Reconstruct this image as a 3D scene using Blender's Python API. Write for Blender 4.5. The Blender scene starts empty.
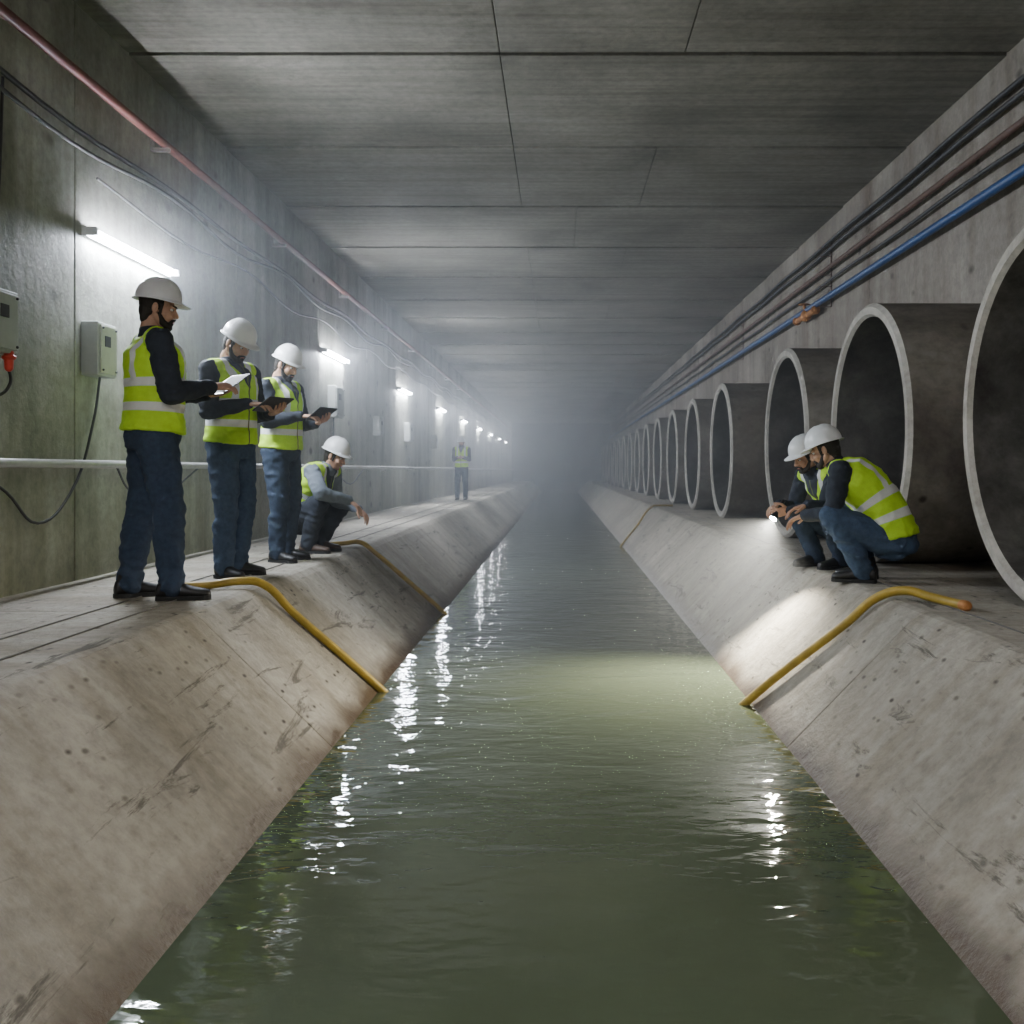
import bpy, math, random
from mathutils import Vector, Matrix, noise
random.seed(7)
V=Vector
C=bpy.context.scene.collection
# ------------------------------------------------------------------ materials
def newmat(name):
    m=bpy.data.materials.new(name); m.use_nodes=True
    nt=m.node_tree; b=nt.nodes["Principled BSDF"]
    return m,nt,b
def nd(nt,t,**k):
    n=nt.nodes.new(t)
    for a,v in k.items():
        if a in n.inputs: n.inputs[a].default_value=v
        else: setattr(n,a,v)
    return n
def ramp(nt,src,stops):
    r=nt.nodes.new("ShaderNodeValToRGB"); e=r.color_ramp.elements
    while len(e)<len(stops): e.new(0.5)
    for i,(p,c) in enumerate(stops):
        e[i].position=p; e[i].color=(c[0],c[1],c[2],1) if not isinstance(c,(int,float)) else (c,c,c,1)
    nt.links.new(src,r.inputs[0]); return r.outputs[0]
def mixc(nt,f,a,b,mode='MIX'):
    n=nt.nodes.new("ShaderNodeMix"); n.data_type='RGBA'; n.blend_type=mode
    for s,i in ((f,0),(a,6),(b,7)):
        if hasattr(s,'links'): nt.links.new(s,n.inputs[i])
        elif i==0: n.inputs[0].default_value=s
        else: n.inputs[i].default_value=(s[0],s[1],s[2],1)
    return n.outputs[2]
def coords(nt,scale=(1,1,1)):
    t=nt.nodes.new("ShaderNodeTexCoord"); m=nt.nodes.new("ShaderNodeMapping")
    m.inputs['Scale'].default_value=scale
    nt.links.new(t.outputs['Object'],m.inputs[0]); return m.outputs[0]
def noi(nt,vec,scale,detail=6,rough=.6,dist=0):
    n=nt.nodes.new("ShaderNodeTexNoise"); n.inputs['Scale'].default_value=scale
    n.inputs['Detail'].default_value=detail; n.inputs['Roughness'].default_value=rough
    n.inputs['Distortion'].default_value=dist
    nt.links.new(vec,n.inputs['Vector']); return n.outputs[0]
def concrete(name,dark,mid,light,rough=.85,bump=.35,streak=None,pits=0,wet=False,big=.7,scr=False,low=None):
    m,nt,b=newmat(name); co=coords(nt)
    base=ramp(nt,noi(nt,co,big,6,.62,.3),[(.3,dark),(.5,mid),(.72,light)])
    fine=noi(nt,co,14,6,.7)
    base=mixc(nt,.6,base,ramp(nt,fine,[(.25,.4),(.6,1.0)]),'MULTIPLY')
    if streak:
        sc=coords(nt,streak[0])
        s=noi(nt,sc,1.0,5,.65)
        f=ramp(nt,s,[(.42,0.0),(.68,1.0)])
        base=mixc(nt,f,base,mixc(nt,.85,base,streak[1],'MULTIPLY'))
    h=fine
    if pits:
        v=nt.nodes.new("ShaderNodeTexVoronoi"); v.inputs['Scale'].default_value=pits
        w=coords(nt,(1,.6,1)); nt.links.new(w,v.inputs['Vector'])
        msk=ramp(nt,noi(nt,co,1.3,3),[(.42,0.0),(.56,1.0)])
        dot=ramp(nt,v.outputs['Distance'],[(.08,1.0),(.2,0.0)])
        base=mixc(nt,mixc(nt,1.0,dot,msk,'MULTIPLY'),base,(.06,.05,.042))
    if scr:
        s2=noi(nt,coords(nt,(5,.7,5)),1.6,7,.75,.6)
        f2=ramp(nt,s2,[(.575,0.0),(.64,.85)])
        base=mixc(nt,f2,base,(.085,.075,.062))
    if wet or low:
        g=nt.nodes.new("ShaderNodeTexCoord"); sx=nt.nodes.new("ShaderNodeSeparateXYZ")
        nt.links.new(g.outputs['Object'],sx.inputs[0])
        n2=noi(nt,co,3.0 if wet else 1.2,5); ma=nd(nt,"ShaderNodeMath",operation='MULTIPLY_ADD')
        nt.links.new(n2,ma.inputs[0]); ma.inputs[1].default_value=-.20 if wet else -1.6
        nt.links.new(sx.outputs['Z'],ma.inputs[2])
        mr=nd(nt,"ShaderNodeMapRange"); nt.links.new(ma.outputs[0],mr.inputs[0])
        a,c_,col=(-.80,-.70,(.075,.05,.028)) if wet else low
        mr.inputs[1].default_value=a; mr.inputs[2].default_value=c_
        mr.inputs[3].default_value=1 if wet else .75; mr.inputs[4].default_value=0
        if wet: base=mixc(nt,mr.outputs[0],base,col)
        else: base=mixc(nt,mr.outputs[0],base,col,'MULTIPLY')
        rr=nd(nt,"ShaderNodeMapRange"); nt.links.new(mr.outputs[0],rr.inputs[0])
        rr.inputs[3].default_value=rough; rr.inputs[4].default_value=.35 if wet else rough
        nt.links.new(rr.outputs[0],b.inputs['Roughness'])
    else: b.inputs['Roughness'].default_value=rough
    nt.links.new(base,b.inputs['Base Color'])
    bp=nd(nt,"ShaderNodeBump",Strength=bump,Distance=.02)
    nt.links.new(h,bp.inputs['Height']); nt.links.new(bp.outputs[0],b.inputs['Normal'])
    b.inputs['Specular IOR Level'].default_value=.3
    return m
def simple(name,col,rough=.6,metal=0,var=.25,scale=20,bump=.1,spec=.5):
    m,nt,b=newmat(name); co=coords(nt)
    n=noi(nt,co,scale,4)
    c=mixc(nt,var,col,ramp(nt,n,[(.3,tuple(x*.35 for x in col)),(.7,col)]))
    nt.links.new(c,b.inputs['Base Color']); b.inputs['Roughness'].default_value=rough
    b.inputs['Metallic'].default_value=metal; b.inputs['Specular IOR Level'].default_value=spec
    bp=nd(nt,"ShaderNodeBump",Strength=bump,Distance=.005)
    nt.links.new(n,bp.inputs['Height']); nt.links.new(bp.outputs[0],b.inputs['Normal'])
    return m
def emis(name,col,s):
    m,nt,b=newmat(name); b.inputs['Base Color'].default_value=(*col,1)
    b.inputs['Emission Color'].default_value=(*col,1); b.inputs['Emission Strength'].default_value=s
    m.cycles.emission_sampling='NONE'
    return m
M_bank=concrete("bank_concrete",(.26,.24,.20),(.37,.34,.285),(.48,.445,.38),pits=12,wet=True,scr=True,bump=.7,streak=((.5,3.2,.5),(.66,.63,.57)))
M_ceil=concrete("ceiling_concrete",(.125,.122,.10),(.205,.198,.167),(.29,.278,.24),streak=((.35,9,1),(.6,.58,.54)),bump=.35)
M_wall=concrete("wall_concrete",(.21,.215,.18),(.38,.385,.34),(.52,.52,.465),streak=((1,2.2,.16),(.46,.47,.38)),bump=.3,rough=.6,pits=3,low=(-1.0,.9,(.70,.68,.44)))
M_wallr=concrete("wall_concrete_right",(.19,.17,.14),(.31,.28,.24),(.42,.385,.335),streak=((1,2.0,.18),(.5,.42,.36)),bump=.3,pits=4)
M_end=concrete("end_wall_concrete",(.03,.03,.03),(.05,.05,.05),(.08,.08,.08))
M_pipe=concrete("pipe_concrete",(.13,.115,.10),(.22,.20,.17),(.31,.285,.245),bump=.4,pits=5,big=1.3,streak=((1,4,1),(.6,.56,.5)))
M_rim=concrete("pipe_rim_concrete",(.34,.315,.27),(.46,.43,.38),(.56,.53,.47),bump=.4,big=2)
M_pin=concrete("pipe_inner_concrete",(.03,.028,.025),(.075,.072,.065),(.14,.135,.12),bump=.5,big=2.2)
M_yel=simple("yellow_hose_rubber",(.46,.31,.035),.5,var=.6,scale=8)
M_blk=simple("black_cable",(.03,.03,.032),.55)
M_gcab=simple("dusty_cable",(.13,.12,.105),.8)
M_red=simple("red_painted_pipe",(.20,.07,.055),.55,var=.6,scale=6)
M_blue=simple("blue_pipe",(.02,.08,.24),.45,var=.3)
M_rust=simple("rusty_pipe",(.13,.07,.05),.7,var=.6,scale=6)
M_orange=simple("orange_rust",(.5,.2,.05),.7,var=.6,scale=9)
M_galv=simple("galvanised_pipe",(.5,.49,.47),.4,.5,var=.4,scale=9)
M_gbox=simple("grey_enclosure",(.4,.42,.4),.5,var=.2)
M_gbox2=simple("cream_cover",(.5,.52,.4),.4,var=.2)
M_white=simple("white_enamel",(.75,.76,.78),.4,var=.1)
M_redp=simple("red_plastic",(.6,.05,.03),.4,var=.1)
M_tube=emis("fluorescent_tube",(.84,.88,1.0),180)
M_skin=simple("skin",(.5,.29,.2),.5,var=.15,scale=30,bump=.05)
M_hair=simple("dark_hair",(.018,.013,.01),.7,var=.5,scale=150,bump=.6)
M_eye=simple("eye_white",(.75,.73,.7),.2,var=.05)
M_iris=simple("eye_iris",(.04,.02,.01),.2,var=.05)
M_lip=simple("lips",(.4,.17,.14),.5,var=.1)
M_jean=simple("denim",(.03,.05,.09),.9,var=.5,scale=40,bump=.4)
M_jean2=simple("denim_blue",(.05,.085,.15),.9,var=.5,scale=40,bump=.4)
M_navy=simple("navy_jacket",(.020,.027,.042),.85,var=.4,scale=30,bump=.3)
M_grey=simple("grey_blue_shirt",(.17,.2,.24),.9,var=.3,scale=30,bump=.3)
M_shoe=simple("black_shoe_leather",(.018,.017,.018),.5,var=.3)
M_shoeb=simple("brown_shoe_leather",(.09,.06,.045),.6,var=.3)
M_sole=simple("shoe_sole",(.012,.012,.012),.8)
M_hat=simple("white_helmet_plastic",(.8,.81,.82),.3,var=.06,scale=10,bump=.02)
M_tab=simple("tablet_black",(.02,.02,.022),.3)
M_scr=emis("tablet_screen",(.35,.42,.5),.5)
M_paper=simple("paper",(.8,.8,.78),.8,var=.05)
def vestmat():
    m,nt,b=newmat("hi_vis_vest_fabric")
    def at(n):
        a=nt.nodes.new("ShaderNodeAttribute"); a.attribute_name=n; return a.outputs['Fac']
    def mth(op,a,bv=None,c=None):
        n=nd(nt,"ShaderNodeMath",operation=op)
        for i,s in enumerate((a,bv,c)):
            if s is None: continue
            if hasattr(s,'links'): nt.links.new(s,n.inputs[i])
            else: n.inputs[i].default_value=s
        return n.outputs[0]
    tv,ts,tf=at("tv"),at("ts"),at("tf")
    def band(s,lo,hi): return mth('MULTIPLY',mth('GREATER_THAN',s,lo),mth('LESS_THAN',s,hi))
    s1=band(tv,.095,.145); s2=band(tv,.235,.285)
    sh=mth('MULTIPLY',band(mth('ABSOLUTE',ts),.085,.13),mth('GREATER_THAN',tv,.285))
    st=mth('MAXIMUM',mth('MAXIMUM',s1,s2),sh)
    co=coords(nt); n=noi(nt,co,25,4)
    yel=mixc(nt,.25,(.54,.86,.03),ramp(nt,n,[(.3,(.3,.5,.02)),(.7,(.58,.92,.05))]))
    col=mixc(nt,st,yel,(.72,.74,.74))
    front=mth('GREATER_THAN',tf,.0)
    vv=mth('LESS_THAN',mth('ABSOLUTE',ts),mth('MULTIPLY',mth('SUBTRACT',tv,.34),.42))
    vmask=mth('MULTIPLY',front,vv)
    zipm=mth('MULTIPLY',front,mth('LESS_THAN',mth('ABSOLUTE',ts),.006))
    col=mixc(nt,vmask,col,(.025,.032,.05)); col=mixc(nt,zipm,col,(.12,.14,.05))
    nt.links.new(col,b.inputs['Base Color'])
    b.inputs['Roughness'].default_value=.75
    bp=nd(nt,"ShaderNodeBump",Strength=.3,Distance=.006)
    nt.links.new(n,bp.inputs['Height']); nt.links.new(bp.outputs[0],b.inputs['Normal'])
    return m
M_vest=vestmat()
def watermat():
    m,nt,b=newmat("murky_water")
    n1=noi(nt,coords(nt,(1.0,1.7,1)),1.7,2,.5,.5); n2=noi(nt,coords(nt,(1,2.0,1)),7.5,2,.45,.3)
    ad=nd(nt,"ShaderNodeMath",operation='MULTIPLY_ADD'); nt.links.new(n2,ad.inputs[0]); ad.inputs[1].default_value=.25; nt.links.new(n1,ad.inputs[2])
    bp=nd(nt,"ShaderNodeBump",Strength=.28,Distance=.05)
    nt.links.new(ad.outputs[0],bp.inputs['Height']); nt.links.new(bp.outputs[0],b.inputs['Normal'])
    c=ramp(nt,noi(nt,coords(nt),.5,4),[(.3,(.06,.077,.045)),(.7,(.085,.102,.06))])
    nt.links.new(c,b.inputs['Base Color'])
    b.inputs['Roughness'].default_value=.03; b.inputs['IOR'].default_value=1.5
    return m
M_water=watermat()
# ------------------------------------------------------------------ mesh helpers
class MB:
    def __init__(s): s.v=[]; s.f=[]; s.m=[]
    def add(s,vs,fs,mi=0):
        o=len(s.v); s.v+= [V(v) for v in vs]; s.f+=[[i+o for i in f] for f in fs]; s.m+=[mi]*len(fs)
    def box(s,lo,hi,mi=0):
        x0,y0,z0=lo; x1,y1,z1=hi
        s.add([(x0,y0,z0),(x1,y0,z0),(x1,y1,z0),(x0,y1,z0),(x0,y0,z1),(x1,y0,z1),(x1,y1,z1),(x0,y1,z1)],
              [(0,3,2,1),(4,5,6,7),(0,1,5,4),(1,2,6,5),(2,3,7,6),(3,0,4,7)],mi)
    def extr(s,prof,y0,y1,mi=0):
        n=len(prof); vs=[(x,y0,z) for x,z in prof]+[(x,y1,z) for x,z in prof]
        fs=[tuple(range(n)),tuple(range(2*n-1,n-1,-1))]+[(i,i+n,(i+1)%n+n,(i+1)%n) for i in range(n)]
        s.add(vs,fs,mi)
    def rings(s,rs,n=16,mi=0):
        vs=[];fs=[]
        for c,u,w in rs:
            for k in range(n):
                a=2*math.pi*k/n; vs.append(c+u*math.cos(a)+w*math.sin(a))
        for i in range(len(rs)-1):
            for k in range(n):
                fs.append((i*n+k,i*n+(k+1)%n,(i+1)*n+(k+1)%n,(i+1)*n+k))
        fs.append(tuple(range(n-1,-1,-1))); fs.append(tuple(range((len(rs)-1)*n,len(rs)*n)))
        s.add(vs,fs,mi)
    def ell(s,c,r,mi=0,n=14,ax=None):
        c=V(c)
        if isinstance(r,(int,float)): r=(r,r,r)
        if ax is None: ax=(V((1,0,0)),V((0,1,0)),V((0,0,1)))
        rs=[]; k=8
        for i in range(1,k):
            a=math.pi*i/k
            rs.append((c-ax[2]*r[2]*math.cos(a),ax[0]*r[0]*math.sin(a),ax[1]*r[1]*math.sin(a)))
        s.rings(rs,n,mi)
    def cap(s,a,b,ra,rb,mi=0,n=14):
        a=V(a);b=V(b); d=(b-a)
        L=d.length
        if L<1e-6: return s.ell(a,ra,mi)
        d/=L; u=d.orthogonal().normalized(); w=d.cross(u)
        rs=[]
        for t in (80,50,20): 
            t=math.radians(t); rs.append((a-d*ra*math.sin(t),u*ra*math.cos(t),w*ra*math.cos(t)))
        for t in (0,.5,1):
            r=ra+(rb-ra)*t; rs.append((a+d*L*t,u*r,w*r))
        for t in (20,50,80):
            t=math.radians(t); rs.append((b+d*rb*math.sin(t),u*rb*math.cos(t),w*rb*math.cos(t)))
        s.rings(rs,n,mi)
    def mesh(s,name):
        me=bpy.data.meshes.new(name); me.from_pydata([tuple(v) for v in s.v],[],s.f); me.update()
        me.polygons.foreach_set("material_index",s.m)
        import bmesh
        bm=bmesh.new(); bm.from_mesh(me); bmesh.ops.recalc_face_normals(bm,faces=bm.faces); bm.to_mesh(me); bm.free()
        return me
def mkobj(name,me,mats,parent=None,smooth=False):
    o=bpy.data.objects.new(name,me); C.objects.link(o)
    if not me.materials:
        for m in (mats if isinstance(mats,(list,tuple)) else [mats]): me.materials.append(m)
    if smooth: me.polygons.foreach_set("use_smooth",[True]*len(me.polygons))
    if parent: o.parent=parent
    return o
def bevel(o,w,seg=2):
    m=o.modifiers.new("bevel",'BEVEL'); m.width=w; m.segments=seg; m.limit_method='ANGLE'; m.angle_limit=math.radians(35); return o
def remesh(mb,name,vox,it=4,fac=.5,disp=None):
    me=mb.mesh(name+"_src"); o=bpy.data.objects.new("tmp",me); C.objects.link(o)
    r=o.modifiers.new("r",'REMESH'); r.mode='VOXEL'; r.voxel_size=vox; r.use_smooth_shade=True
    if it:
        sm=o.modifiers.new("s",'SMOOTH'); sm.iterations=it; sm.factor=fac
    dg=bpy.context.evaluated_depsgraph_get(); dg.update()
    out=bpy.data.meshes.new_from_object(o.evaluated_get(dg)); out.name=name
    bpy.data.objects.remove(o); bpy.data.meshes.remove(me)
    if disp:
        amp,fr=disp
        nrm=[v.normal.copy() for v in out.vertices]
        for v,n in zip(out.vertices,nrm):
            p=v.co; q=V((p.x*fr,p.y*fr,p.z*fr*1.7))
            q+= noise.noise_vector(p*5)*.8
            v.co=p+n*amp*(1-2*abs(noise.noise(q)))*1.0
    out.materials.clear()
    out.polygons.foreach_set("material_index",[0]*len(out.polygons))
    out.polygons.foreach_set("use_smooth",[True]*len(out.polygons)); out.update()
    return out
def tube(name,pts,r,mat,parent=None,smooth=True,res=6):
    cu=bpy.data.curves.new(name,'CURVE'); cu.dimensions='3D'; cu.bevel_depth=r; cu.bevel_resolution=4; cu.use_fill_caps=True
    if smooth and len(pts)>2:
        sp=cu.splines.new('BEZIER'); sp.bezier_points.add(len(pts)-1)
        for p,q in zip(sp.bezier_points,pts):
            p.co=q; p.handle_left_type=p.handle_right_type='AUTO'
        sp.resolution_u=res
    else:
        sp=cu.splines.new('POLY'); sp.points.add(len(pts)-1)
        for p,q in zip(sp.points,pts): p.co=(*q,1)
    cu.materials.append(mat); o=bpy.data.objects.new(name,cu); C.objects.link(o)
    if parent: o.parent=parent
    return o
# ------------------------------------------------------------------ room
XL,XR,ZC,YE,YB=-3.28,3.40,3.91,68.0,-9.0
EL,ER,WL,WR,ZW=-1.93,1.90,-1.20,1.20,-.72
def under(e,w):
    k=(w-e)/(-ZW); return (e+k*1.15,-1.15)
mb=MB()
pl=3.35
y=YB+.9
mbnd=[YB]
while y<YE: mbnd.append(y); y+=pl
mbnd.append(YE)
for y,y1 in zip(mbnd[:-1],mbnd[1:]):
    jx=random.uniform(-.005,.005)
    bl=under(EL,WL); br=under(ER,WR)
    mb.extr([(XL-.05,0),(EL-.05+jx,0),(EL-.015+jx,-.010),(EL+.035+jx,-.045),bl,(bl[0],-1.5),(XL-.05,-1.5)],y+.0015,y1-.0015)
    mb.extr([(XR+.05,0),(ER+.05+jx,0),(ER+.015+jx,-.010),(ER-.035+jx,-.045),br,(br[0],-1.5),(XR+.05,-1.5)],y+.0015,y1-.0015)
mb.box((XL,YB,-1.7),(XR,YE,-1.45))
floor=mkobj("floor",mb.mesh("floor"),M_bank); bevel(floor,.006,2)
mb=MB(); mb.box((WL-.15,YB+.02,-1.2),(WR+.15,YE-.16,ZW))
me=mb.mesh("canal_water"); water=mkobj("canal_water",me,M_water)
# ceiling
mb=MB(); y=7.6-2.2*8; k=0
while y<YE:
    cuts=[[XL-.1,-.456,XR+.1],[XL-.1,-.456,.95,XR+.1]][k%2] if k%5 else [XL-.1,.2,XR+.1]
    for a,b in zip(cuts[:-1],cuts[1:]):
        dz=random.uniform(-.002,.002)
        ya,yb=y+.014,min(y+2.2,YE)-.014; x0,x1=a+.003,b-.003; zn,zf,zt=ZC+dz-.006,ZC+dz+.007,ZC+.2
        mb.add([(x0,ya,zn),(x1,ya,zn),(x1,yb,zf),(x0,yb,zf),(x0,ya,zt),(x1,ya,zt),(x1,yb,zt),(x0,yb,zt)],
              [(0,3,2,1),(4,5,6,7),(0,1,5,4),(1,2,6,5),(2,3,7,6),(3,0,4,7)])
    y+=2.2; k+=1
mb.box((XL-.1,YB,ZC+.05),(XR+.1,YE,ZC+.3))
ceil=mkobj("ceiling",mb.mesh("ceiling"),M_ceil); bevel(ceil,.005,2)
def sidewall(name,x,sgn,step,start,mat):
    mb=MB(); y=start
    while y<YE:
        a=max(y,YB); b=min(y+step,YE)
        if b>a: mb.box((min(x,x+sgn*.2),a+.005,-.05),(max(x,x+sgn*.2),b-.005,ZC+.05))
        y+=step
    mb.box((min(x+sgn*.02,x+sgn*.3),YB,-.05),(max(x+sgn*.02,x+sgn*.3),YE,ZC+.05))
    return bevel(mkobj(name,mb.mesh(name),mat),.010,2)
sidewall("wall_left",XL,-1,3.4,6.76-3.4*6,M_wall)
sidewall("wall_right",XR,1,5.0,-9,M_wallr)
mb=MB(); mb.box((XL-.2,YE,-1.5),(XR+.2,YE+.3,ZC+.1)); 
mb.box((-1.9,YE-.15,-.9),(-1.6,YE,2.9)); mb.box((1.6,YE-.15,-.9),(1.9,YE,2.9)); mb.box((-1.9,YE-.15,2.6),(1.9,YE,2.9))
mkobj("wall_far",mb.mesh("wall_far"),M_end)
mb=MB(); mb.box((XL-.2,YB-.3,-1.5),(XR+.2,YB,ZC+.1)); mkobj("wall_near",mb.mesh("wall_near"),M_wallr)
for x in (-2.47,-2.2): tube("walkway_cable",[(x,YB+.2,.004),(x,YE-.2,.004)],.004,M_gcab,smooth=False)
for x in (2.12,): tube("walkway_cable",[(x,YB+.2,.004),(x,YE-.2,.004)],.004,M_gcab,smooth=False)
# ------------------------------------------------------------------ concrete pipes
R=1.05; ri=.945; PX0,PX1=2.49,3.385
def pipemesh():
    n=72
    vs=[];fs=[];mi=[]
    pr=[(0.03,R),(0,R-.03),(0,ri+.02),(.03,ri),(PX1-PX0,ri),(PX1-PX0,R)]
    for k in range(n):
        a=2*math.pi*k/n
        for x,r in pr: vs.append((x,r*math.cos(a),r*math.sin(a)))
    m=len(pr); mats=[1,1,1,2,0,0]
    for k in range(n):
        for j in range(m):
            fs.append((k*m+j,k*m+(j+1)%m,((k+1)%n)*m+(j+1)%m,((k+1)%n)*m+j)); mi.append(mats[j])
    me=bpy.data.meshes.new("concrete_pipe"); me.from_pydata(vs,[],fs); me.update()
    import bmesh
    bm=bmesh.new(); bm.from_mesh(me); bmesh.ops.recalc_face_normals(bm,faces=bm.faces)
    bm.to_mesh(me); bm.free()
    me.polygons.foreach_set("material_index",mi)
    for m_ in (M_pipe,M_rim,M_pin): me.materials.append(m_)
    me.polygons.foreach_set("use_smooth",[True]*len(fs)); me.set_sharp_from_angle(angle=math.radians(30))
    return me
PM=pipemesh()
for yc in [-1.0,2.1,5.16,8.18,11.15,15.6,19.0,22.4,25.8,29.2,32.6,36,39.4,42.8,46.2,49.6,53,56.4,59.8]:
    o=bpy.data.objects.new("concrete_pipe",PM); C.objects.link(o); o.location=(PX0,yc,R+.0)
    o.rotation_euler[0]=random.uniform(0,6)
root=bpy.data.objects.new("fire_hydrant_valve",None); C.objects.link(root); root.location=(3.25,6.66,1.0)
mb=MB(); mb.cap((0,0,-.2),(0,0,.25),.06,.05); mb.cap((0,0,.1),(-.13,0,.1),.04,.04); mb.ell((0,0,.3),(.09,.09,.02)); mb.box((.03,-.05,-.1),(.13,.05,.1))
mkobj("valve_body",mb.mesh("valve_body"),M_redp,root,True)
# ------------------------------------------------------------------ wall services
def run(name,x,z,r,mat,sag=0,y0=YB+.3,y1=YE-.5,step=3.4,brk=True,zj=0):
    pts=[];y=y0;i=0
    while y<y1:
        pts.append((x,y,z+random.uniform(-zj,zj)))
        if sag: pts.append((x,y+step/2,z-sag*random.uniform(.6,1.3)))
        y+=step
    pts.append((x,y1,z)); o=tube(name,pts,r,mat,smooth=bool(sag),res=5)
    return o
run("red_wall_pipe",XL+.10,.75+2.62,.034,M_red)
run("wall_cable",XL+.05,.75+2.33,.018,M_blk,.05,zj=.02)
run("wall_cable",XL+.05,.75+2.27,.014,M_blk,.09,zj=.02)
run("wall_cable",XL+.04,.75+2.05,.010,M_blk,.10,zj=.03,y0=7)
run("handrail_pipe",XL+.10,.79,.028,M_galv)
run("wall_cable",XR-.07,.75+2.83,.022,M_blk,.02)
run("wall_cable",XR-.07,.75+2.73,.022,M_blk,.02)
run("rusty_wall_pipe",XR-.08,.75+2.5,.028,M_rust)
run("wall_cable",XR-.07,.75+2.35,.018,M_blk,.02)
run("blue_wall_pipe",XR-.12,.75+2.12,.038,M_blue)
mb=MB()
for y in [k*3.4+1.2 for k in range(-2,20)]:
    mb.box((XL+.002,y,3.30),(XL+.15,y+.04,3.33)); mb.box((XL+.001,y,3.30),(XL+.02,y+.04,3.45)); mb.box((XL+.001,y,.74),(XL+.12,y+.03,.765)); mb.box((XL+.001,y,.70),(XL+.015,y+.03,.85))
bevel(mkobj("pipe_brackets",mb.mesh("pipe_brackets"),M_galv),.003)
mb=MB()
for y in [k*6.0+.5 for k in range(-1,11)]:
    mb.box((XR-.012,y,2.80),(XR-.001,y+.03,3.62))
    for z in (3.55,3.45,3.215,3.07,2.82): mb.box((XR-.15,y,z-.03),(XR-.001,y+.03,z-.024))
bevel(mkobj("pipe_brackets",mb.mesh("pipe_brackets"),M_rust),.002)
root=bpy.data.objects.new("gate_valve",None); C.objects.link(root); root.location=(XR-.13,13.3,2.80)
mb=MB(); mb.cap((0,-.5,0),(0,.5,0),.04,.04); mb.ell((0,0,0),(.07,.12,.08)); mb.cap((0,0,0),(-.02,0,.14),.02,.02); mb.ell((-.02,0,.15),(.08,.08,.012)); mb.ell((0,-.5,0),(.06,.02,.06)); mb.ell((0,.5,0),(.06,.02,.06))
mkobj("valve_body",mb.mesh("gate_valve_body"),M_orange,root,True)
# lamps
def lamp(y,x=XL,sgn=1,z=2.39,power=150,L=1.5,name="fluorescent_wall_light"):
    root=bpy.data.objects.new(name,None); C.objects.link(root); root.location=(x,y,z)
    mb=MB(); mb.box((-.0*sgn,-L/2,-.035),(.035*sgn,L/2,.035)) if sgn>0 else mb.box((-.035,-L/2,-.035),(0,L/2,.035))
    for e in (-1,1):
        yy=e*(L/2-.015); a=sorted((.03*sgn,.105*sgn)); mb.box((a[0],yy-.015,-.028),(a[1],yy+.015,.028))
    bevel(mkobj("housing",mb.mesh("lamp_housing"),M_white,root),.004)
    mb=MB(); mb.rings([(V((.075*sgn,-L/2+.03,0)),V((.02,0,0)),V((0,0,.02))),(V((.075*sgn,L/2-.03,0)),V((.02,0,0)),V((0,0,.02)))],12)
    mkobj("tube",mb.mesh("lamp_tube"),M_tube,root,True)
    # light leaves the tube outward (0) and back down onto the wall (1)
    for k,fr_ in ((0,.70),(1,.30)):
        ld=bpy.data.lights.new("lamp_light",'AREA'); ld.shape='RECTANGLE'; ld.size=L-.1; ld.size_y=.04; ld.energy=power*fr_; ld.color=(.82,.895,1.0)
        lo=bpy.data.objects.new("lamp_light",ld); C.objects.link(lo); lo.parent=root
        dirv=V((sgn,0,-.32)).normalized() if k==0 else V((-sgn*.35,0,-.6)).normalized()
        zax=-dirv; xax=V((0,1,0)); yax=zax.cross(xax)
        loc=V((.075*sgn,0,0))+dirv*.03
        lo.matrix_local=Matrix.Translation(loc)@Matrix((xax,yax,zax)).transposed().to_4x4()
    return root
for y,p in ((-5.8,60),(.9,75),(7.6,215),(14.4,260),(20.8,260),(27.2,250),(33.6,220),(40,160),(46.4,80),(52.8,30),(59.2,10)): lamp(y,power=p)
lamp(58,XR,-1,power=15)
def ceil_fill(x,y,power):  # added fill lamp, unseen behind the camera, brightens the foreground banks
    root=bpy.data.objects.new("added_ceiling_fill_light",None); C.objects.link(root); root.location=(x,y,ZC-.006)
    mb=MB(); mb.box((-.75,-.06,-.05),(.75,.06,0)); mb.box((-.75,-.05,-.11),(-.72,.05,-.05)); mb.box((.72,-.05,-.11),(.75,.05,-.05))
    bevel(mkobj("housing",mb.mesh("ceil_fill_housing"),M_white,root),.005)
    mb=MB(); 
    for yy in (-.03,.03): mb.rings([(V((-.72,yy,-.08)),V((0,.015,0)),V((0,0,.015))),(V((.72,yy,-.08)),V((0,.015,0)),V((0,0,.015)))],10)
    mkobj("tube",mb.mesh("ceil_fill_tube"),M_tube,root,True)
    ld=bpy.data.lights.new("lamp_light",'AREA'); ld.shape='RECTANGLE'; ld.size=1.4; ld.size_y=.1; ld.energy=power; ld.color=(1,.94,.83)
    lo=bpy.data.objects.new("lamp_light",ld); C.objects.link(lo); lo.parent=root; lo.location=(0,0,-.11)
ceil_fill(0,-1.6,245)
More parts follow.
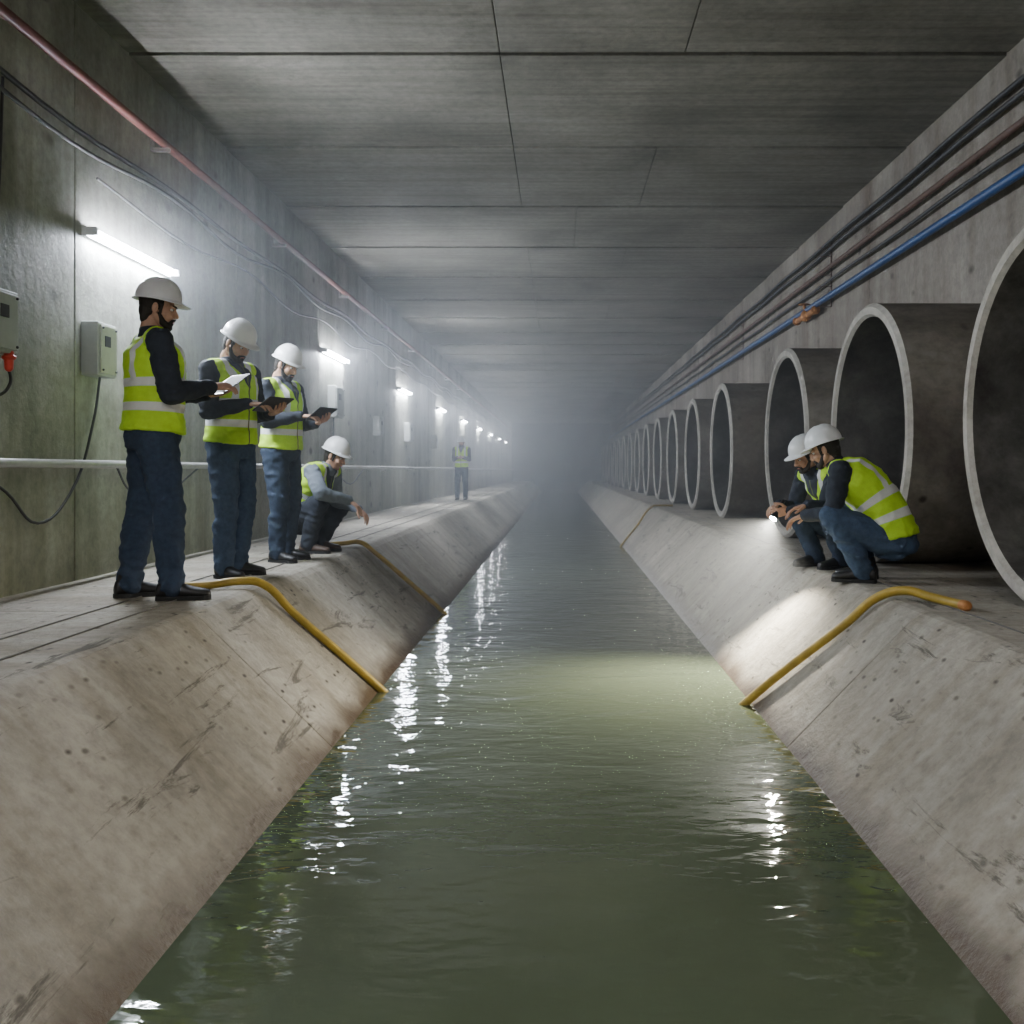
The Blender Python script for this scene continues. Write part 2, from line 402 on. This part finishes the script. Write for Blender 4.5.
# ------------------------------------------------------------------ boxes on left wall
def wbox(name,y0,y1,z0,z1,d,cover=True):
    root=bpy.data.objects.new(name,None); C.objects.link(root); root.location=(XL,(y0+y1)/2,(z0+z1)/2)
    hy=(y1-y0)/2; hz=(z1-z0)/2
    mb=MB(); mb.box((0.001,-hy,-hz),(d,hy,hz)); bevel(mkobj("enclosure",mb.mesh("enclosure"),M_gbox,root),.008)
    mb=MB(); mb.box((d,-hy+.02,-hz+.02),(d+.015,hy-.02,hz-.02)); bevel(mkobj("cover",mb.mesh("cover"),M_gbox2 if cover else M_gbox,root),.005)
    mb=MB()
    for sy in (-1,1):
        for sz in (-1,1): mb.cap((d+.012,sy*(hy-.04),sz*(hz-.04)),(d+.02,sy*(hy-.04),sz*(hz-.04)),.008,.008,0,8)
    mb.box((d+.01,-hy*.5,hz*.1),(d+.02,hy*.1,hz*.5)); mkobj("fittings",mb.mesh("fittings"),M_blk,root)
    return root
wbox("electrical_box",6.84,7.12,1.40,1.77,.12)
b=wbox("power_socket_box",5.55,5.83,1.42,1.78,.12,False)
mb=MB(); mb.cap((.1,.08,-.18),(.1,.08,-.26),.028,.024); mb.ell((.1,.08,-.2),(.04,.04,.02)); mkobj("red_plug",mb.mesh("red_plug"),M_redp,b,True)
tube("wall_cable",[(XL+.10,5.77,1.34),(XL+.09,5.8,1.25),(XL+.05,5.75,1.18),(XL+.05,5.6,1.24),(XL+.03,5.5,1.4)],.009,M_blk)
tube("wall_cable",[(XL+.02,5.72,1.78),(XL+.02,5.8,2.3),(XL+.02,5.85,3.05)],.009,M_blk)
tube("wall_cable",[(XL+.06,7.0,1.40),(XL+.04,6.95,1.1),(XL+.05,6.6,.6),(XL+.04,6.2,.42),(XL+.04,5.85,.62),(XL+.04,5.5,.75)],.009,M_blk)
tube("wall_cable",[(XL+.08,7.2,.79),(XL+.05,7.5,.6),(XL+.05,8.1,.55),(XL+.08,8.9,.78)],.008,M_blk)
wbox("junction_box",14.1,14.6,1.5,1.95,.12,False)
wbox("junction_box",17.5,17.9,1.35,1.7,.12,False)
wbox("junction_box",21.0,21.5,1.35,1.75,.12,False)
wbox("junction_box",25.4,25.8,1.3,1.65,.12,False)
tube("wall_cable",[(XL+.03,14.35,1.5),(XL+.03,14.4,1.0),(XL+.04,15.2,.55),(XL+.06,16.5,.78)],.01,M_blk)
# hoses
rh=.026
tube("yellow_hose",[(-2.42,6.22,rh),(-2.2,6.26,rh+.005),(-2.02,6.3,.05),(-1.9,6.36,.03),(-1.72,6.45,-.17),(-1.45,6.55,-.44),(-1.22,6.62,-.67),(-1.1,6.66,-.80)],rh,M_yel)
tube("yellow_hose",[(-2.3,9.65,rh),(-2.1,9.7,.04),(-1.95,9.8,.04),(-1.84,9.85,-.05),(-1.5,10.05,-.39),(-1.22,10.2,-.67),(-1.1,10.25,-.8)],rh*.9,M_yel)
tube("yellow_hose",[(2.16,5.36,rh),(2.14,5.48,rh),(2.07,5.6,.04),(1.98,5.72,.06),(1.86,5.84,.01),(1.7,5.94,-.16),(1.4,6.13,-.46),(1.2,6.25,-.67),(1.08,6.3,-.8)],rh,M_yel)
tube("yellow_hose",[(2.3,20.4,rh),(2.0,20.3,.03),(1.88,20.2,.02),(1.5,19.7,-.37),(1.2,19.2,-.67),(1.1,19.1,-.8)],rh*.8,M_yel)
mb=MB(); mb.cap((2.163,5.32,rh),(2.16,5.36,rh),.029,.029); mkobj("hose_coupling",mb.mesh("hose_coupling"),M_orange,None,True)
# ------------------------------------------------------------------ people
def build_head():
    mb=MB()
    mb.ell((0,-.015,.035),(.074,.094,.084),n=20); mb.ell((0,.02,-.03),(.061,.07,.08),n=20)
    mb.ell((0,.03,-.078),(.046,.048,.036)); mb.ell((0,.062,-.096),.021)
    mb.cap((0,.086,.008),(0,.106,-.03),.008,.012)
    for s in (-1,1):
        mb.ell((s*.012,.096,-.036),.009); mb.ell((s*.038,.06,-.03),.026)
        mb.ell((s*.078,-.008,-.01),(.008,.018,.031)); mb.cap((s*.012,.084,.02),(s*.045,.068,.02),.011,.010)
        mb.cap((s*.06,.0,-.05),(s*.035,.045,-.09),.02,.018)
    mb.cap((-.018,.084,-.061),(.018,.084,-.061),.009,.009)
    mb.cap((0,-.025,-.07),(0,-.03,-.13),.05,.05)
    return remesh(mb,"head_mesh",.004,3)
def build_hair():
    mb=MB(); mb.ell((0,-.024,.035),(.080,.092,.088),n=20); mb.ell((0,-.052,-.02),(.064,.053,.068)); mb.ell((0,-.052,-.065),(.052,.04,.045))
    for s in (-1,1): mb.cap((s*.070,.022,.02),(s*.066,.022,-.04),.010,.008)
    return remesh(mb,"hair_mesh",.005,2)
def build_beard():
    mb=MB()
    for s in (-1,1):
        mb.cap((s*.062,.016,-.04),(s*.048,.042,-.08),.013,.02); mb.cap((s*.048,.042,-.08),(s*.02,.07,-.097),.02,.021)
        mb.cap((0,.099,-.050),(s*.026,.086,-.06),.006,.007); mb.cap((s*.026,.086,-.06),(s*.022,.075,-.085),.008,.014)
    mb.ell((0,.068,-.098),(.03,.026,.022))
    return remesh(mb,"beard_mesh",.004,2)
def build_face():
    w=MB();i=MB();l=MB();bq=MB()
    for s in (-1,1):
        w.ell((s*.031,.0745,.001),(.013,.010,.008)); i.ell((s*.031,.0825,.001),(.0055,.004,.0055))
        bq.cap((s*.014,.0945,.022),(s*.046,.0775,.022),.0045,.003)
    l.cap((-.018,.0905,-.0585),(.018,.0905,-.0585),.0035,.0035); l.cap((-.015,.0905,-.0655),(.015,.0905,-.0655),.004,.004)
    return w.mesh("eyes"),i.mesh("irises"),l.mesh("lips"),bq.mesh("eyebrows")
def build_helmet():
    n=48; vs=[];fs=[]; prof=[]
    K=10
    for i in range(1,K+1):
        a=math.pi/2*i/K; prof.append((math.sin(a)**.92,math.cos(a),0))
    prof+= [(1.0,-.06,0),(1.0,-.07,.5),(1.0,-.10,1.0)]
    vs.append((0,0,.123))
    for pi_,(r,z,e) in enumerate(prof):
        for k in range(n):
            t=2*math.pi*k/n; c=math.sin(t)
            ex=e*(.014+.036*max(0,c)**1.6)
            x=math.cos(t)*(.106*r+ex); yv=math.sin(t)*(.128*r+ex)
            zz=z*.122-(e*.014*max(0,c))
            if e==0: zz+=.007*math.exp(-(x/.02)**2)*max(0,z)**.3 
            vs.append((x,yv,zz))
    for k in range(n): fs.append((0,1+k,1+(k+1)%n))
    for p in range(len(prof)-1):
        for k in range(n):
            a=1+p*n+k;b_=1+p*n+(k+1)%n; fs.append((a,a+n,b_+n,b_))
    me=bpy.data.meshes.new("helmet_mesh"); me.from_pydata(vs,[],fs); me.update()
    me.polygons.foreach_set("use_smooth",[True]*len(fs)); return me
HEAD,HAIR,BEARD,HELM=build_head(),build_hair(),build_beard(),build_helmet()
EYE,IRIS,LIP,BROW=build_face()
def fr(x,y,z,o): 
    return Matrix(((x.x,y.x,z.x,o.x),(x.y,y.y,z.y,o.y),(x.z,y.z,z.z,o.z),(0,0,0,1)))
def ik(a,b,l1,l2,pole):
    d=b-a; L=min(d.length,(l1+l2)*.999); u=d.normalized()
    b=a+u*L
    x=(l1*l1-l2*l2+L*L)/(2*L); h=math.sqrt(max(0,l1*l1-x*x))
    p=pole-u*pole.dot(u); p.normalize()
    return a+u*x+p*h,b
def hand(mb,W,d,n,right,curl,thumbin=.3):
    d=d.normalized(); n=(n-d*n.dot(d)).normalized(); u=d.cross(n) if right else n.cross(d)
    P=lambda a,b_,c: W+u*a+d*b_+n*c
    mb.rings([(P(0,-.015,0),u*.026,n*.02),(P(0,.01,0),u*.028,n*.017),(P(.001,.04,0),u*.037,n*.016),(P(0,.075,0),u*.041,n*.014),(P(0,.098,0),u*.039,n*.010)],16)
    for fu,fb,k in ((.031,.09,.95),(.0105,.095,1.05),(-.0105,.091,.97),(-.0305,.083,.78)):
        p=P(fu,fb,0); ang=0; dirs=fu*.9
        ps=[p]
        for j,sl in enumerate((.043,.026,.021)):
            ang+=curl*(1.0,1.15,.7)[j]
            dv=(d*math.cos(ang)+n*math.sin(ang)+u*dirs).normalized(); p=p+dv*sl*k; ps.append(p)
        rr=(.0092,.0085,.0078,.0068)
        for j in range(3): mb.cap(ps[j],ps[j+1],rr[j],rr[j+1],0,10)
    ps=[P(.024,.022,.004)]
    for dv,sl in ((u*.75+d*.6+n*.25,.042),(u*.35+d*.85+n*thumbin,.032),(u*.1+d*.95+n*thumbin,.026)): ps.append(ps[-1]+dv.normalized()*sl)
    for j,(a,b_) in enumerate(((.014,.0115),(.0115,.0095),(.0095,.008))): mb.cap(ps[j],ps[j+1],a,b_,0,10)
def bez(P,Cc,N,t): return P*(1-t)**2+Cc*2*t*(1-t)+N*t*t
def person(loc,yaw,scale,pelvis,ctrl,neck,ankR,ankL,kneepole,wR,wL,hR,hL,look,headoff=(0,.03,.15),shirt=None,pants=None,shoes=None,beard=True,poleR=(.5,-.6,-.6),poleL=(-.5,-.6,-.6),footyaw=(0,0),kneeout=.25,curl=(.35,.35),bk=1.06):
    shirt=shirt or M_navy; pants=pants or M_jean; shoes=shoes or M_shoe
    root=bpy.data.objects.new("construction_worker",None); C.objects.link(root)
    root.location=loc; root.rotation_euler=(0,0,math.radians(yaw)); root.scale=(scale,)*3
    P,Q,N=V(pelvis),V(ctrl),V(neck); Rt=V((1,0,0))
    Lsp=(N-P).length
    def frame(t):
        c=bez(P,Q,N,t) if 0<=t<=1 else (P+(Q-P).normalized()*t*Lsp if t<0 else N+(N-Q).normalized()*(t-1)*Lsp)
        tt=min(max(t,0),1); U=((Q-P)*(1-tt)+(N-Q)*tt).normalized(); F=U.cross(Rt).normalized()
        return c,U,F
    c9,U9,F9=frame(.9)
    S={}
    for s in (1,-1): S[s]=c9+Rt*s*.182*bk-F9*.005
    arms={}
    for s,W,pole in ((1,V(wR),V(poleR)),(-1,V(wL),V(poleL))):
        e,w=ik(S[s],W,.29,.26,pole); arms[s]=(e,w)
    # ---- jacket
    mb=MB(); rs=[]
    for t,rx,ry in ((-.02,.145,.11),(.06,.15,.115),(.2,.148,.112),(.45,.152,.116),(.68,.168,.124),(.83,.168,.115),(.93,.125,.09),(1.0,.075,.068),(1.05,.06,.058)):
        c,U,F=frame(t); k=bk if t<.9 else 1; rs.append((c,Rt*rx*k,F*ry*k))
    mb.rings(rs,24)
    for s in (1,-1):
        e,w=arms[s]
        mb.cap(frame(.97)[0],S[s]+U9*.0,.05,.058); mb.ell(S[s],.066*bk); mb.cap(S[s],e,.063*bk,.053*bk); mb.cap(e,w,.053*bk,.038)
        mb.cap(w+(e-w)*.12,w+(e-w)*.02,.039,.039)
    mkobj("jacket",remesh(mb,"jacket",.010,3,.5,(.009,11)),shirt,root)
    # ---- vest
    mb=MB(); rs=[]
    for t,rx,ry in ((-.03,.180,.150),(.05,.174,.144),(.2,.168,.137),(.45,.170,.136),(.68,.184,.142),(.83,.176,.132),(.93,.14,.105),(.985,.085,.08)):
        c,U,F=frame(t); k=bk if t<.9 else 1; rs.append((c,Rt*rx*k,F*ry*k))
    mb.rings(rs,28)
    for s in (1,-1):
        a=frame(.96)[0]+Rt*s*.05; b_=S[s]+(frame(.9)[0]-S[s])*.22+U9*.014; mb.cap(a,b_,.060,.066*bk)
    me=remesh(mb,"vest",.008,3,.5,(.008,8))
    tv=[];ts=[];tf=[]
    samples=[(t/20,)+frame(t/20) for t in range(-6,23)]
    for v in me.vertices:
        best=min(samples,key=lambda q:(v.co-q[1]).dot(q[2])**2+.15*(v.co-q[1]).length_squared)
        r_=v.co-best[1]; tv.append(best[0]*Lsp+r_.dot(best[2])); ts.append(r_.x); tf.append(r_.dot(best[3]))
    for nme,arr in (("tv",tv),("ts",ts),("tf",tf)):
        a=me.attributes.new(nme,'FLOAT','POINT'); a.data.foreach_set("value",arr)
    mkobj("hi_vis_vest",me,M_vest,root)
    # ---- trousers
    mb=MB(); rs=[]
    for t,rx,ry in ((-.22,.13,.11),(-.15,.155,.125),(-.05,.158,.125),(.05,.152,.118),(.12,.14,.105)):
        c,U,F=frame(t); rs.append((c,Rt*rx*bk,F*ry*bk))
    mb.rings(rs,20)
    c0,U0,F0=frame(-.08)
    for s,A,fy in ((1,V(ankR),footyaw[0]),(-1,V(ankL),footyaw[1])):
        H=c0+Rt*s*.082
        kn,an=ik(H,A,.43,.405,V(kneepole)+Rt*s*kneeout)
        mb.ell(H-F0*.025,(.088,.095,.095)); mb.cap(H,kn,.098*bk,.072*bk); 
        mid=kn+(an-kn)*.35; ax=(an-kn).normalized(); back=(-(V((0,1,0))-ax*ax.y)).normalized()
        mb.cap(kn,mid+back*.010,.070*bk,.068*bk); mb.cap(mid+back*.010,an,.068*bk,.056*bk); mb.cap(kn+(an-kn)*.8,an+V((0,0,-.015)),.058,.062)
        fm=Matrix.Translation((A.x,A.y,0))@Matrix.Rotation(math.radians(fy),4,'Z')
        up=MB();so=MB(); rs=[]
        prof=((-.085,.020,.055),(-.075,.032,.085),(-.045,.037,.105),(0,.037,.105),(.04,.038,.09),(.09,.044,.07),(.135,.046,.058),(.175,.040,.05),(.20,.026,.042),(.208,.012,.032))
        for yy,hw,hh in prof:
            rs.append((fm@V((0,yy,.012+hh/2)),fm.to_3x3()@V((hw,0,0)),V((0,0,hh/2))))
        up.rings(rs,16); up.cap(fm@V((0,-.03,.06)),fm@V((0,-.022,.125)),.042,.045)
        mkobj("shoe",remesh(up,"shoe",.006,2),shoes,root)
        pts=[(hw+.005,yy) for yy,hw,hh in prof]+[(-hw-.005,yy) for yy,hw,hh in reversed(prof)]
        lo=[fm@V((x,yy,0)) for x,yy in pts]; hi=[fm@V((x,yy,.024)) for x,yy in pts]; m_=len(pts)
        so.add(lo+hi,[tuple(range(m_-1,-1,-1)),tuple(range(m_,2*m_))]+[(i,(i+1)%m_,(i+1)%m_+m_,i+m_) for i in range(m_)])
        mkobj("shoe_sole",so.mesh("shoe_sole"),M_sole,root)
    mkobj("trousers",remesh(mb,"trousers",.010,3,.5,(.012,8)),pants,root)
    # ---- head
    f=V(look).normalized(); r_=f.cross(V((0,0,1))).normalized(); u=r_.cross(f)
    H=N+V(headoff)
    hm=fr(r_,f,u,H)
    for nm,me_,mt in (("head",HEAD,M_skin),("hair",HAIR,M_hair),("eyes",EYE,M_eye),("irises",IRIS,M_iris),("lips",LIP,M_lip),("eyebrows",BROW,M_hair)):
        o=mkobj(nm,me_,mt,root,True); o.matrix_local=hm
    if beard: o=mkobj("beard",BEARD,M_hair,root,True); o.matrix_local=hm
    o=mkobj("safety_helmet",HELM,M_hat,root,True); o.matrix_local=hm@Matrix.Translation((0,-.010,.05))@Matrix.Rotation(math.radians(4),4,'X')
    so=o.modifiers.new("s",'SOLIDIFY'); so.thickness=.004
    hb=H-f*.028-u*.09
    mb=MB(); mb.cap(N-U9*.02+F9*.005,hb,.052,.050); mkobj("neck",remesh(mb,"neck",.008,2),M_skin,root)
    c1,U1,F1=frame(.98); nv=(hb-c1).normalized(); q=nv.cross(Rt).normalized(); mb=MB()
    mb.rings([(c1,Rt*.080,q*.080),(c1+nv*.04,Rt*.068,q*.068),(c1+nv*.065,Rt*.063,q*.063)],20)
    mkobj("collar",remesh(mb,"collar",.007,2),shirt,root)
    # ---- hands
    for s,(d,n),cu in ((1,hR,curl[0]),(-1,hL,curl[1])):
        e,w=arms[s]; mb=MB(); fd=(w-e).normalized(); d=V(d) if d else fd
        mb.cap(w-fd*.03,w+d.normalized()*.01,.028,.026); hand(mb,w+fd*.005,d,V(n),s==1,cu)
        mkobj("hand_right" if s==1 else "hand_left",remesh(mb,"hand",.003,2),M_skin,root)
    bpy.context.view_layer.update()
    return root,arms
def slab(name,root,center,xax,nrm,w,h,t,mats):
    xax=V(xax).normalized(); nrm=V(nrm).normalized(); yax=nrm.cross(xax).normalized(); xax=yax.cross(nrm)
    e=bpy.data.objects.new(name,None); C.objects.link(e)
    e.matrix_world=root.matrix_world@fr(xax,yax,nrm,V(center))
    mb=MB(); mb.box((-w/2,-h/2,-t/2),(w/2,h/2,t/2)); bevel(mkobj("body",mb.mesh("body"),mats[0],e),.003,3)
    mb=MB(); mb.box((-w/2+.012,-h/2+.014,t/2),(w/2-.012,h/2-.014,t/2+.0015)); mkobj("face",mb.mesh("face"),mats[1],e)
    return e
stand=dict(pelvis=(0,0,.96),ctrl=(0,.02,1.22),neck=(0,-.005,1.49),ankR=(.12,.02,.09),ankL=(-.11,-.03,.09),kneepole=(0,1,0))
# worker A
r,a=person((-2.38,5.85,0),-56,1.03,**{**stand,'ankR':(.14,.07,.09),'ankL':(-.13,-.10,.09)},wR=(.14,.28,1.20),wL=(-.06,.30,1.17),hR=((-.15,1,.15),(-.6,-.2,-1)),hL=((.25,1,.1),(.1,-.5,1)),look=(.35,1,-.2),headoff=(0,.035,.16),poleR=(.35,-.7,-.7),poleL=(-.35,-.7,-.7),footyaw=(-22,4),beard=True,bk=1.14)
slab("clipboard",r,(.03,.41,1.23),(1,.3,.10),(.22,-.65,1),.18,.23,.006,(M_tab,M_paper))
# worker B
r,a=person((-2.32,7.05,0),-114,1.0,**{**stand,'ankR':(.13,.06,.09),'ankL':(-.13,-.05,.09)},wR=(.12,.25,1.20),wL=(-.09,.27,1.14),hR=((-.3,1,.0),(-.2,0,-1)),hL=((.3,1,.2),(0,-.4,1)),look=(0,1,-.62),headoff=(0,.065,.15),footyaw=(-12,14),pants=M_jean2,bk=1.1)
slab("tablet_computer",r,(.01,.385,1.20),(1,0,0),(0,-.6,1),.25,.18,.009,(M_tab,M_scr))
# worker C
r,a=person((-2.30,8.25,0),-110,.985,**{**stand,'ankR':(.12,.05,.09),'ankL':(-.13,-.04,.09)},wR=(.12,.27,1.20),wL=(-.09,.28,1.15),hR=((-.3,1,.0),(-.2,0,-1)),hL=((.3,1,.2),(0,-.5,1)),look=(0,1,-.5),headoff=(0,.06,.15),footyaw=(-12,14),bk=1.1)
slab("tablet_computer",r,(.01,.40,1.22),(1,0,0),(0,-.7,1),.25,.18,.009,(M_tab,M_scr))
squat=dict(pelvis=(0,-.17,.31),ctrl=(0,-.10,.60),neck=(0,.15,.76),ankR=(.14,.03,.09),ankL=(-.14,-.0,.09),kneepole=(0,1,.8),kneeout=.4)
# worker D
person((-2.26,9.15,0),-104,1.0,**squat,wR=(.17,.44,.48),wL=(-.06,.42,.40),hR=((-.1,1,-.7),(0,-.5,-1)),hL=((.2,1,-.8),(0,-.5,-1)),look=(0,1,-.45),headoff=(0,.075,.12),poleR=(.9,-.2,-.2),poleL=(.3,-.2,-.9),shirt=M_grey,pants=M_navy,shoes=M_shoeb,beard=False,bk=1.14)
# worker E
person((-2.46,25,0),178,.88,**stand,wR=(.08,.25,1.2),wL=(-.08,.25,1.2),hR=((-.5,1,.1),(0,0,-1)),hL=((.5,1,.1),(0,0,1)),look=(0,1,-.2))
# worker F
person((2.08,6.78,0),64,1.0,**{**squat,'neck':(0,.20,.77)},wR=(.10,.42,.50),wL=(-.08,.40,.44),hR=((-.4,1,-.3),(0,-.3,-1)),hL=((.3,1,-.4),(0,-.3,-1)),look=(0,1,-.4),headoff=(0,.08,.12),pants=M_jean2,bk=1.14)
# worker G with torch
r,a=person((2.08,7.72,0),112,.97,**squat,wR=(.10,.40,.50),wL=(-.06,.42,.46),hR=((-.3,1,-.3),(0,-.3,-1)),hL=((.2,1,-.2),(.9,0,.2)),look=(.1,1,-.45),headoff=(0,.08,.12),curl=(.4,.8))
e_,w_=a[-1]
tp=r.matrix_world@(w_+V((.03,.085,0)))
tgt=V((.80,6.80,ZW)); dr=(tgt-tp).normalized(); q=dr.to_track_quat('-Z','Y')
fl=bpy.data.objects.new("flashlight",None); C.objects.link(fl); fl.location=tp; fl.rotation_mode='QUATERNION'; fl.rotation_quaternion=q
X,Y=V((1,0,0)),V((0,1,0))
mb=MB(); mb.rings([(V((0,0,z)),X*rr,Y*rr) for z,rr in ((.10,.012),(.098,.015),(0,.015),(-.03,.016),(-.05,.027),(-.08,.029),(-.082,.027))],20)
mkobj("torch_body",mb.mesh("torch_body"),M_tab,fl,True)
mb=MB(); mb.rings([(V((0,0,-.0815)),X*.026,Y*.026),(V((0,0,-.084)),X*.025,Y*.025)],20)
mkobj("torch_lens",mb.mesh("torch_lens"),emis("torch_lens_glow",(.95,.97,1),400),fl)
ld=bpy.data.lights.new("torch_beam",'SPOT'); ld.energy=1150; ld.spot_size=math.radians(112); ld.spot_blend=1.0; ld.color=(1,.94,.80); ld.shadow_soft_size=.02
lo=bpy.data.objects.new("torch_beam",ld); C.objects.link(lo); lo.parent=fl; lo.location=(0,0,-.09)
# ------------------------------------------------------------------ mist
mb=MB(); mb.box((XL+.005,6.3,ZW+.01),(XR-.005,YE-.16,ZC-.015))
m=bpy.data.materials.new("mist"); m.use_nodes=True; nt=m.node_tree; nt.nodes.clear()
o_=nt.nodes.new("ShaderNodeOutputMaterial"); s_=nt.nodes.new("ShaderNodeVolumeScatter")
s_.inputs['Density'].default_value=.023; s_.inputs['Anisotropy'].default_value=.5; s_.inputs['Color'].default_value=(.92,.96,1,1)
nt.links.new(s_.outputs[0],o_.inputs['Volume'])
mkobj("mist",mb.mesh("mist"),m)
# ------------------------------------------------------------------ world, camera
w=bpy.data.worlds.new("world"); bpy.context.scene.world=w; w.use_nodes=True
w.node_tree.nodes["Background"].inputs[0].default_value=(.3,.33,.36,1); w.node_tree.nodes["Background"].inputs[1].default_value=.05
cd=bpy.data.cameras.new("camera"); cam=bpy.data.objects.new("camera",cd); C.objects.link(cam)
cam.location=(0,0,.75); cam.rotation_euler=(math.radians(90),0,0)
cd.sensor_width=36; cd.lens=36*1000/1024; cd.shift_x=-48/1024; cd.shift_y=-42/1024; cd.clip_end=200
bpy.context.scene.camera=cam
